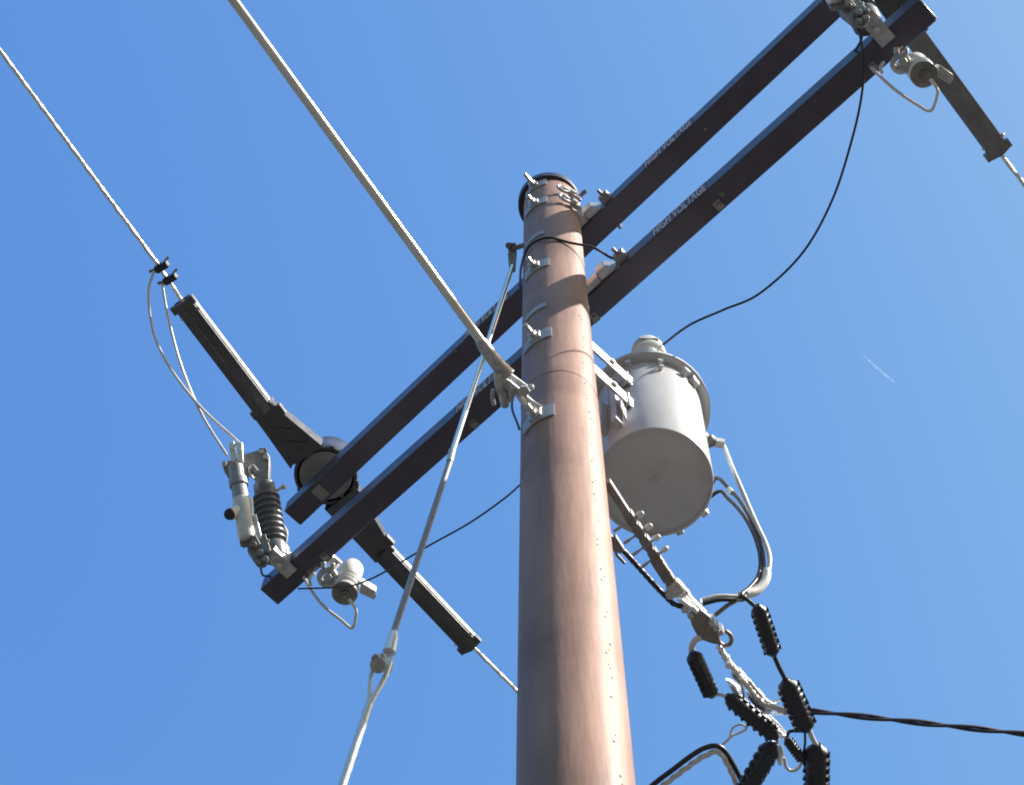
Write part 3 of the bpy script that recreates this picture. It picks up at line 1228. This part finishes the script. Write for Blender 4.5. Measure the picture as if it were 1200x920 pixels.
# ------------------------------------------------------------------ service dead-end bracket
T = Thing('service_bracket', 'steel service arm with four cross pins reaching out from the pole below the transformer', 'service bracket', at(716, 572, ZS))
bax = (at(788, 684, ZS) - at(716, 572, ZS)).normalized()
bsd = bax.cross(UP).normalized()
b = MB()
start = at(713, 567, ZS) - bax * .01
end = at(789, 686, ZS)
L_ = (end - start).length
b.box((start + end) / 2, bax, bsd, UP, L_ / 2, .012, .016)
for t_ in (.34, .46, .58, .70, .82, .93):
    c = start + bax * (L_ * t_)
    b.box(c, bax, bsd, UP, .020, .0155, .0175)
b.box(at(776, 667, ZS), bax, bsd, UP, .045, .019, .012)
T.part('arm', b, 'dgalv', bevel=.003)
for (x0, y0), (x1, y1) in (((719, 623), (749, 603.5)), ((731, 637), (759, 618)), ((741, 651), (768.5, 631)), ((752, 665), (778, 644.5))):
    b = MB()
    p, q = at(x0, y0, ZS - .01), at(x1, y1, ZS + .01)
    b.cyl(p, q, .0036, 8)
    b.cyl(p, p.lerp(q, .25), .0055, 8)
    pn = T.part('cross_pin', b, 'rodgrey')
    b = MB()
    t_ = (q - p).normalized()
    b.lathe([(0, -.004), (.009, 0), (.011, .008), (.008, .02), (0, .024)], q - t_ * .006, t_, 12)
    T.part('pin_tip', b, 'white', parent=pn)
b = MB()
c = at(722, 649, ZS)
b.box(at(721, 637, ZS), bax, bsd, UP, .025, .016, .012)
b.cyl(c, at(732, 660, ZS), .006, 8)
b.hexn(at(724, 645, ZS), bsd, .014, .02)
T.part('pole_fitting', b, 'dgalv')
run([at(700, 614, ZS), (718, 632, ZS), (738, 653.5, ZS), (767, 685.5, ZS), (782, 701, ZS), (790, 708, ZS), (800, 711, ZS)], .0078, 'neutral_wire', 'cable', 'dark neutral wire running beside the pinned service arm to the clevis', 'wire', lobes=4, pitch=.09)

T = Thing('service_clevis', 'brown cast clevis plate with bright side straps and a ring, at the service arm end', 'clevis', at(815, 720, ZS))
b = MB()
P = lambda x, y, dz=0: at(x, y, ZS + dz)
b.prism([P(806, 716), P(822, 716), P(834, 725), P(840, 738), P(846, 757), P(832, 754), P(819, 749), P(811, 734)], UP * .02)
T.part('plate', b, 'brown', bevel=.004)
b = MB()
b.prism([P(794, 684, .02), P(800, 687, .02), P(813, 705, .02), P(829, 721, .02), P(826, 725, .02), P(812, 715, .02), P(798, 697, .02)], UP * .03)
b.prism([P(793, 704, -.012), P(799, 702, -.012), P(819, 717, -.012), P(817, 721, -.012)], UP * .02)
T.part('side_strap', b, 'alu', bevel=.003)
b = MB()
b.lathe([(.0, 0), (.022, 0), (.026, .01), (.026, .045), (.02, .05), (0, .05)], P(786, 682, -.01), (P(800, 698) - P(786, 682)), 16)
b.hexn(P(785, 693, 0), -UP, .017, .03)
for x, y in ((801, 707), (808, 714), (833, 722), (838, 728), (843, 733)):
    b.hexn(P(x, y, .03), -UP, .012, .05)
b.cyl(P(797, 701, .012), P(806, 692, .012), .009, 10)
T.part('bolt', b, 'bolt')
b = MB()
c = P(849, 748, .01)
pts = []
for k in range(22):
    t_ = 2 * PI * k / 22
    pts.append(at(849 + 8.2 * math.cos(t_) * 1.0 + 1.5 * math.sin(t_), 748 + 8.6 * math.sin(t_), ZS + .01))
b.tube(pts, .0075, 10, closed=True)
T.part('ring', b, 'brown')

run([(822, 747, ZS + .0), (815, 750, ZS), (811, 757, ZS), (811, 766, ZS - .005)], .0105, 'cable_tail', 'greycable', 'pale cable stub bending from the clevis plate into the left ribbed cover')
run([(842, 757, ZS), (850, 771, ZS - .01), (860, 784, ZS - .01), (876, 804.5, ZS - .02), (891, 822.5, ZS - .02), (908, 830, ZS - .02), (922, 836, ZS - .03)], .0092, 'messenger_strand', 'alu', 'bright messenger strand running down from the clevis ring between the ribbed covers', 'wire', lobes=3, pitch=.07)
run([(857, 803, ZS - .02), (872, 823, ZS - .02), (885, 833, ZS - .02), (898, 842, ZS - .03), (910, 856, ZS - .03), (923, 867, ZS - .04)], .0085, 'messenger_strand', 'alu', 'second bright strand lying along the upper edge of the slanting ribbed cover', 'wire', lobes=3, pitch=.07)
run([(890, 826, ZS), (900, 838, ZS), (912, 850, ZS - .01), (922, 862, ZS - .01)], .006, 'messenger_strand', 'greycable', 'short thin bright strand beside the small ribbed cover', 'wire')
run([(845, 760, ZS + .01), (855, 775, ZS), (866, 788, ZS), (879, 800, ZS - .01), (893, 818, ZS - .01), (912, 829, ZS - .02), (930, 833, ZS - .03)], .0062, 'messenger_strand', 'alu', 'thinner bright strand twisted beside the main strand below the clevis ring', 'wire', lobes=3, pitch=.06)
run([(868, 806, ZS), (866, 818, ZS), (872, 830, ZS - .01), (886, 838, ZS - .01), (897, 836, ZS - .02)], .0042, 'tie_wire', 'alu', 'loose bright wire loop hanging left of the brown wedge clamp', 'wire')
for cx_, cy_, lb_ in ((866, 792, 'upper small bright bolted clamp on the messenger strand'), (888, 816, 'lower small bright bolted clamp on the messenger strand')):
    c_ = at(cx_, cy_, ZS + .0)
    K = Thing('strand_clamp', lb_, 'wire clamp', c_, 'small clamps on the messenger strand')
    b = MB()
    ax_ = (at(891, 822, ZS) - at(860, 784, ZS)).normalized()
    b.box(c_, ax_, ax_.cross(UP), UP, .022, .017, .014)
    K.part('body', b, 'galv', bevel=.003)
    b = MB()
    b.cyl(c_ - UP * .03, c_ + UP * .03, .006, 8)
    b.hexn(c_ - UP * .016, -UP, .012, .012)
    K.part('bolt', b, 'bolt')
T = Thing('wedge_clamp', 'brown wedge clamp with bright bail on the messenger strand', 'wedge clamp', at(893, 828, ZS))
b = MB()
b.prism([P(879, 812, -.01), P(890, 821, -.01), P(906, 831, -.01), P(901, 838, -.01), P(886, 830, -.01), P(876, 818, -.01)], UP * .03)
T.part('wedge_body', b, 'brown', bevel=.003)
b = MB()
b.tube(spline([P(868, 790), P(876, 806), P(890, 822), P(905, 822), P(920, 820), P(926, 828), P(920, 836), P(905, 836)], 6), .004, 8)
b.ball(P(906, 825), .010)
b.ball(P(851, 771, -.005), .013)
b.hexn(P(853, 775, 0), -UP, .014, .03)
T.part('bail', b, 'alu')
b = MB()
b.prism([P(851, 797), P(857, 799), P(868, 808), P(866, 812), P(856, 805)], UP * .014)
T.part('tail_tab', b, 'alu')

# ------------------------------------------------------------------ ribbed black connector covers: one built, the rest copied


def build_connector(label):
    T = Thing('ribbed_cover', label, 'connector cover', V((0, 0, 0)), 'ribbed black connector covers')
    b = MB()
    L_ = .5
    prof = [(0, -L_), (.055, -L_), (.075, -L_ + .03), (.12, -L_ + .07)]
    n = 8
    for k in range(n):
        h = -L_ + .09 + (2 * L_ - .18) * k / n
        w = (2 * L_ - .18) / n
        prof += [(.132, h), (.145, h + w * .3), (.145, h + w * .7), (.133, h + w)]
    prof += [(.12, L_ - .07), (.075, L_ - .03), (.055, L_), (0, L_)]
    b.lathe(prof, (0, 0, 0), V((0, 0, 1)), 20)
    for k in range(7):
        h = -L_ + .14 + (2 * L_ - .28) * k / 6
        b.box(V((.146 + .004 * (k % 2), 0, h)), V((1, 0, 0)), V((0, 1, 0)), UP, .024, .030, .036)
        b.box(V((-.145, .02, h + .03)), V((1, 0, 0)), V((0, 1, 0)), UP, .014, .05, .018)
    b.box(V((.06, -.09, 0)), V((1, 0, 0)), V((0, 1, 0)), UP, .014, .06, L_ * .78)
    T.part('sleeve', b, 'rubber', smooth=50)
    return T


CONN = [((887, 709), (907, 769), 10.0, 0., 'ribbed black cover hanging under the bend of the transformer cables'),
        ((920, 797), (946, 857), 13.0, 0., 'ribbed black cover where the twisted service drop leaves to the right'),
        ((811, 764), (835, 817), 10.5, 2.4, 'ribbed black cover left of the bright messenger strand, just under the clevis plate'),
        ((851, 815), (911, 865), 10.0, .3, 'ribbed black cover slanting along the bright strands in the middle of the cluster'),
        ((908, 870), (864, 944), 12.5, 2.6, 'ribbed black cover leaning to the lower left at the bottom picture edge'),
        ((957, 872), (956, 948), 14.0, .2, 'upright ribbed black cover at the bottom picture edge, rightmost of the cluster'),
        ((921, 865), (941, 892), 6.0, .1, 'smallest ribbed black cover, wedged between the two bottom covers')]
proto = None
for i, (p, q, hw, tw, lab) in enumerate(CONN):
    zz = ZS - .02 - .00035 * (p[1] - 700)
    a, b_ = at(*p, zz), at(*q, zz - .02)
    ax = (b_ - a).normalized()
    L_ = (b_ - a).length
    c = (a + b_) / 2
    rad = hw / FPX * (c - CAM).dot(CF)
    vd = (c - CAM).normalized()
    e1 = ax.cross(vd).normalized()            # across, in view
    e1 = e1 if e1.dot(CR) > 0 else -e1
    e2 = ax.cross(e1)
    x_ = e1 * math.cos(tw) + e2 * math.sin(tw)
    y_ = ax.cross(x_)
    m = Matrix.Identity(4)
    for k in range(3):
        m[k][0], m[k][1], m[k][2], m[k][3] = x_[k] * rad / .15, y_[k] * rad / .15, ax[k] * L_, c[k]
    if proto is None:
        proto = build_connector(lab).o
        o = proto
    else:
        o = dup(proto, c, lab, 'ribbed black connector covers')
    o.matrix_world = m
    o.matrix_basis = m

# links between the covers
run([(906, 766, ZS - .04), (912, 780, ZS - .05), (920, 796, ZS - .05)], .0078, 'cable_link', 'cable', 'short cable joining the top right ribbed cover to the one below', group='links between ribbed covers')
run([(834, 815, ZS - .06), (843, 814, ZS - .06), (853, 817, ZS - .06)], .006, 'cable_link', 'greycable', 'short pale link from the left ribbed cover to the slanting one', group='links between ribbed covers')
run([(948, 855, ZS - .07), (952, 865, ZS - .075), (957, 874, ZS - .08)], .0085, 'cable_link', 'greycable', 'short pale link above the upright ribbed cover at the bottom edge', group='links between ribbed covers')
run([(943, 855, ZS - .07), (943.5, 870, ZS - .08), (942, 885, ZS - .08), (944, 905, ZS - .08)], .0042, 'cable_link', 'cable', 'thin black wire hanging straight down beside the upright ribbed cover', group='links between ribbed covers')
run([(939, 857, ZS - .07), (930, 856.5, ZS - .07), (924, 858.5, ZS - .07), (922, 866, ZS - .07)], .0055, 'cable_link', 'cable', 'black hook of cable from the service drop cover to the smallest cover', group='links between ribbed covers')
run([(905, 860, ZS - .07), (909, 862, ZS - .07), (911, 868, ZS - .075), (908, 876, ZS - .08)], .0065, 'cable_link', 'greycable', 'pale hook of cable between the slanting cover and the lower left one', group='links between ribbed covers')
run([(919, 888, ZS - .08), (921, 898, ZS - .085), (926, 903, ZS - .085), (933, 902, ZS - .085), (938, 896, ZS - .08), (939, 888, ZS - .08)], .0055, 'cable_link', 'greycable', 'pale loop of wire hanging below the smallest ribbed cover', group='links between ribbed covers')
b = MB()
b.prism([P(911, 876, -.07), P(916, 874, -.07), P(919, 884, -.07), P(917, 897, -.07), P(913, 898, -.07), P(909, 888, -.07)], UP * .008)
single('cable_tag', b, 'white', 'small white tag between the slanting cover and the lower left cover', 'tag', bevel=.002)
run([(867, 795, ZS - .03), (871, 812, ZS - .03), (873.5, 830, ZS - .03), (875, 852, ZS - .035), (868, 858, ZS - .03), (858, 862, ZS - .03), (853, 867, ZS - .03), (846, 873, ZS - .03)], .0042, 'tie_wire', 'greycable', 'thin pale tie wire dropping from the strand across the slanting cover to the lower cable', 'wire')
run([(875, 852, ZS - .035), (868, 849, ZS - .03), (860, 852, ZS - .03), (856, 859, ZS - .03), (856, 864, ZS - .03)], .0036, 'tie_wire', 'greycable', 'small open loop of thin tie wire left of the slanting cover', 'wire')

# lower-left cable bundle
low = [(700, 985), (735, 948), (765, 920), (790, 901), (807, 888), (823, 878), (838, 874), (848, 879), (858, 894), (869, 915), (884, 945)]
run([(x, y, ZS - .02 - .0002 * max(0, y - 870)) for x, y in low], .0090, 'looped_cable', 'cable', 'dark cable arching up at the bottom edge left of the ribbed covers', group='cables looping at the bottom edge')
low2 = [(703, 995), (740, 955), (768, 928), (790, 911), (806, 899), (822, 888), (838, 881), (845, 884), (853, 897), (863, 919), (876, 948)]
run([(x, y, ZS - .03 - .0002 * max(0, y - 870)) for x, y in low2], .0075, 'looped_cable', 'greycable', 'paler frayed cable arching just under the dark one at the bottom edge', group='cables looping at the bottom edge', lobes=3, pitch=.12, depth=.7)

# twisted service drop leaving to the right
s0 = at(948, 833, ZS - .05)
s1 = at(1200, 860, ZS - .05)
sd_ = (s1 - s0).normalized()
tot = (s1 - s0).length
ax1 = UP
ax2 = sd_.cross(UP).normalized()
T = Thing('service_drop', 'dark twisted two-wire service drop running off to the right edge', 'service drop', s0)
for ph in (0, PI):
    b = MB()
    pts = []
    pitch = tot * .52
    for k in range(160):
        s_ = k * .012
        t_ = 2 * PI * s_ / pitch + ph + .6
        pts.append(s0 + sd_ * s_ + (ax1 * math.sin(t_) + ax2 * math.cos(t_)) * .0058 - UP * (.0004 * s_))
    pts += [s0 + sd_ * (1.92 + k) - UP * (.003 * k) for k in (1, 4, 10, 25)]
    b.tube(pts, .0056, 10)
    T.part('twisted_wire', b, 'sdrop')

# ------------------------------------------------------------------ guys
ZG = pole_zy(484, NEAR + .12)
ge = pole_s(ZG, NEAR + .12, PR + .02)
GN = UP


def gp(x, y, dz=0.):
    return at(x, y, ZG + dz)


T = Thing('span_guy', 'thick pale guy rod from the top picture edge to a forked clevis on the pole', 'guy wire', gp(632, 481))
b = MB()
ga, gb = gp(273, 0), gp(566, 403)
gd = (ga - gb).normalized()
b.tube([gb, ga, ga + gd * 8, ga + gd * 24], .0148, 20)
T.part('guy_rod', b, 'rod')
b = MB()
gq = gp(592, 438)
b.tube([gp(562, 398), gp(566, 404), gp(573, 414), gp(584, 428), gp(594, 440)], [.016, .021, .023, .024, .030], 18)
ef = T.part('end_fitting', b, 'galv')
b = MB()
fx = (gp(640, 482) - gp(590, 436)).normalized()
fs_ = fx.cross(UP).normalized()
# two fork tines, one above the other, and the hanging tail piece
b.prism([gp(586, 440, .02), gp(592, 434, .02), gp(605, 443, .02), gp(622, 455, .02), gp(620, 461, .02), gp(604, 454, .02), gp(592, 447, .02)], UP * .016)
b.prism([gp(584, 440, -.035), gp(596, 446, -.035), gp(612, 458, -.035), gp(609, 465, -.035), gp(592, 457, -.035), gp(582, 447, -.035)], UP * .016)
b.tube(spline([gp(583, 436, -.02), gp(585, 452, -.03), gp(590, 466, -.03), gp(592, 476, -.02)], 6), .014, 12)
b.tube(spline([gp(595, 446, -.02), gp(599, 458, -.03), gp(598, 470, -.02)], 6), .012, 12)
b.tube(spline([gp(578, 456, -.03), gp(577, 465, -.03), gp(579, 475, -.03)], 6), .007, 10)
T.part('clevis_fork', b, 'galv', bevel=.003)
b = MB()
b.cyl(gp(614, 457, -.055), gp(614, 457, .06), .011, 12)
b.hexn(gp(614, 457, -.05), -UP, .02, .016)
b.ball(gp(622, 454, .03), .012)
T.part('clevis_pin', b, 'bolt')
b = MB()
b.tube(spline([gp(607, 461, .01), gp(612, 469, .01), gp(620, 476, .01), gp(628, 479, .0), gp(640, 482, .0)], 6), .011, 12)
b.tube(spline([gp(609, 457, .02), gp(616, 465, .02), gp(624, 472, .015), gp(634, 478, .0)], 6), .009, 12)
T.part('eye_shackle', b, 'bolt')

# down guy
zt = pole_zy(289, R(170))
u0 = at(601, 292, zt)
u1 = at(400, 921, 6.35)
gdir = (u1 - u0).normalized()
pl_n = gdir.cross(CR).normalized()


def dg(x, y, off=0.):
    return onp(x, y, u0, pl_n, off)


def on_axis(y):
    lo, hi = 0., 40.
    for _ in range(50):
        m = (lo + hi) / 2
        if px(u0 + gdir * m)[1] < y:
            lo = m
        else:
            hi = m
    return u0 + gdir * lo


T = Thing('down_guy', 'slim down guy with jointed rod and clevis, running to the bottom picture edge', 'guy wire', u0)
k1, k2, k3 = dg(602, 305), dg(530, 530), dg(461, 742)
b = MB()
b.box(dg(600, 290), CR, CU, CF, .018, .020, .016)
b.hexn(dg(596, 288, .02), -CF, .016, .016)
b.prism([dg(595, 296), dg(606, 294), dg(604, 318), dg(597, 322)], CF * .02)
b.tube([dg(600, 292), u0 + (pole_s(u0.z, R(175), PR - .02) - u0)], .012, 10)
T.part('pole_eye', b, 'dgalv', bevel=.003)
b = MB()
b.tube([dg(600.5, 312), k2], .0118, 16)
T.part('upper_rod', b, 'rod')
b = MB()
b.tube([dg(530, 528), dg(527, 541)], .0145, 16)
T.part('rod_ferrule', b, 'bolt')
b = MB()
b.tube([dg(527.5, 540), k3], .0125, 16)
T.part('lower_rod', b, 'rodgrey')
b = MB()
b.tube([dg(462, 740), dg(460, 748), dg(456, 764)], [.012, .021, .024], 16)
b.prism([dg(449, 765), dg(460, 766), dg(461, 785), dg(455, 791), dg(450, 780)], CF * .02)
T.part('clevis', b, 'alu')
b = MB()
b.lathe([(.0, 0), (.028, .0), (.030, .010), (.020, .016), (.020, .028), (.030, .034), (.028, .044), (0, .044)], dg(443, 780, .05), CF, 24)
b.hexn(dg(441, 771, .05), -CF, .018, .02)
b.ball(dg(448, 769, .045), .012)
T.part('thimble', b, 'galv')
b = MB()
b.tube(spline([dg(457, 776), dg(452, 792), dg(443, 808), dg(433, 826)], 6), .010, 10)
b.tube(spline([dg(437, 782), dg(434, 795), dg(433, 812), dg(431, 830)], 6), .0085, 10)
T.part('grip_leg', b, 'strand')
b = MB()
w0 = dg(433, 824)
wdir = (dg(401, 921) - w0).normalized()
Lg = (w0.z - .1) / -wdir.z
b.tube(line_pts(w0, w0 + wdir * 2.0, .02) + line_pts(w0 + wdir * 2.0, w0 + wdir * Lg, .6)[1:], .0138, 12, lobes=4, depth=.25, pitch=.22)
T.part('guy_strand', b, 'strand')
b = MB()
b.cyl(w0 + wdir * (Lg + .3), w0 + wdir * (Lg - .5), .016, 12)
T.part('anchor_rod', b, 'galv')

# ------------------------------------------------------------------ faint contrail high in the sky
tm = bpy.data.materials.new('thin_contrail_ice')
tm.use_nodes = True
N, L = tm.node_tree.nodes, tm.node_tree.links
N.remove(N['Principled BSDF'])
tl_ = N.new('ShaderNodeBsdfTranslucent')
tl_.inputs['Color'].default_value = (.95, .95, .95, 1)
tp_ = N.new('ShaderNodeBsdfTransparent')
mxs = N.new('ShaderNodeMixShader')
L.new(tp_.outputs['BSDF'], mxs.inputs[1])
L.new(tl_.outputs['BSDF'], mxs.inputs[2])
L.new(mxs.outputs['Shader'], N['Material Output'].inputs['Surface'])
tc = N.new('ShaderNodeTexCoord')
nz = N.new('ShaderNodeTexNoise')
nz.inputs['Scale'].default_value = .05
L.new(tc.outputs['Object'], nz.inputs['Vector'])
mr = N.new('ShaderNodeMapRange')
mr.inputs['From Min'].default_value = .35
mr.inputs['From Max'].default_value = .7
mr.inputs['To Min'].default_value = .0
mr.inputs['To Max'].default_value = .085
L.new(nz.outputs['Fac'], mr.inputs['Value'])
L.new(mr.outputs['Result'], mxs.inputs[0])
M['trail'] = tm
b = MB()
q = [at(1010, 414, 7000), at(1022, 426, 7000), at(1034, 436, 7000), at(1048, 448, 7000)]
b.tube(spline(q, 6), [2, 2, 3, 3, 3.5, 4, 4, 4.2, 4.5, 4.5, 4.8, 5, 5, 5.2, 5.5, 5.5, 5, 3.5, 2], 10)
single('contrail', b, 'trail', 'faint short white contrail in the blue sky right of the transformer', 'contrail')

# ------------------------------------------------------------------ light
SUN_AZ, SUN_EL = R(-22), R(44)
sdv = V((math.cos(SUN_AZ) * math.cos(SUN_EL), math.sin(SUN_AZ) * math.cos(SUN_EL), math.sin(SUN_EL)))
su = bpy.data.lights.new('sun', 'SUN')
su.energy = 4.8
su.angle = R(.53)
su.color = (1, .955, .89)
so = bpy.data.objects.new('sun', su)
COL.objects.link(so)
so.rotation_euler = sdv.to_track_quat('Z', 'Y').to_euler()
so.location = sdv * 50

w = bpy.data.worlds.new('World')
scene.world = w
w.use_nodes = True
nt = w.node_tree
bg = nt.nodes['Background']
sky = nt.nodes.new('ShaderNodeTexSky')
sky.sky_type = 'NISHITA'
sky.sun_disc = False
sky.sun_elevation = SUN_EL
sky.sun_rotation = PI / 2 - SUN_AZ
sky.altitude = 200
sky.air_density = 1.0
sky.dust_density = .8
sky.ozone_density = 10.0
# camera-like colour response of the clear sky, channel by channel
sp = nt.nodes.new('ShaderNodeSeparateColor')
cb = nt.nodes.new('ShaderNodeCombineColor')
nt.links.new(sky.outputs['Color'], sp.inputs['Color'])
for ch, gam, gain in (('Red', 1.3, 1.42), ('Green', .98, 1.25), ('Blue', .3, 2.1)):
    pw = nt.nodes.new('ShaderNodeMath')
    pw.operation = 'POWER'
    pw.inputs[1].default_value = gam
    ml = nt.nodes.new('ShaderNodeMath')
    ml.operation = 'MULTIPLY'
    ml.inputs[1].default_value = gain
    nt.links.new(sp.outputs[ch], pw.inputs[0])
    nt.links.new(pw.outputs[0], ml.inputs[0])
    nt.links.new(ml.outputs[0], cb.inputs[ch])
nt.links.new(cb.outputs['Color'], bg.inputs['Color'])
bg.inputs['Strength'].default_value = .15

# ------------------------------------------------------------------ camera object and view
cd = bpy.data.cameras.new('camera')
cd.sensor_width = 36
cd.sensor_fit = 'HORIZONTAL'
cd.lens = FPX / 1200 * 36
cd.clip_start = .05
cd.clip_end = 40000
co = bpy.data.objects.new('camera', cd)
COL.objects.link(co)
m = Matrix.Identity(4)
for i in range(3):
    m[i][0], m[i][1], m[i][2], m[i][3] = CR[i], CU[i], -CF[i], CAM[i]
co.matrix_world = m
scene.camera = co
scene.view_settings.view_transform = 'Standard'
scene.view_settings.look = 'None'
scene.view_settings.exposure = .9
scene.view_settings.gamma = 1
scene.render.resolution_x = 1024
scene.render.resolution_y = 785
scene.cycles.max_bounces = 6
scene.cycles.filter_width = 1.9
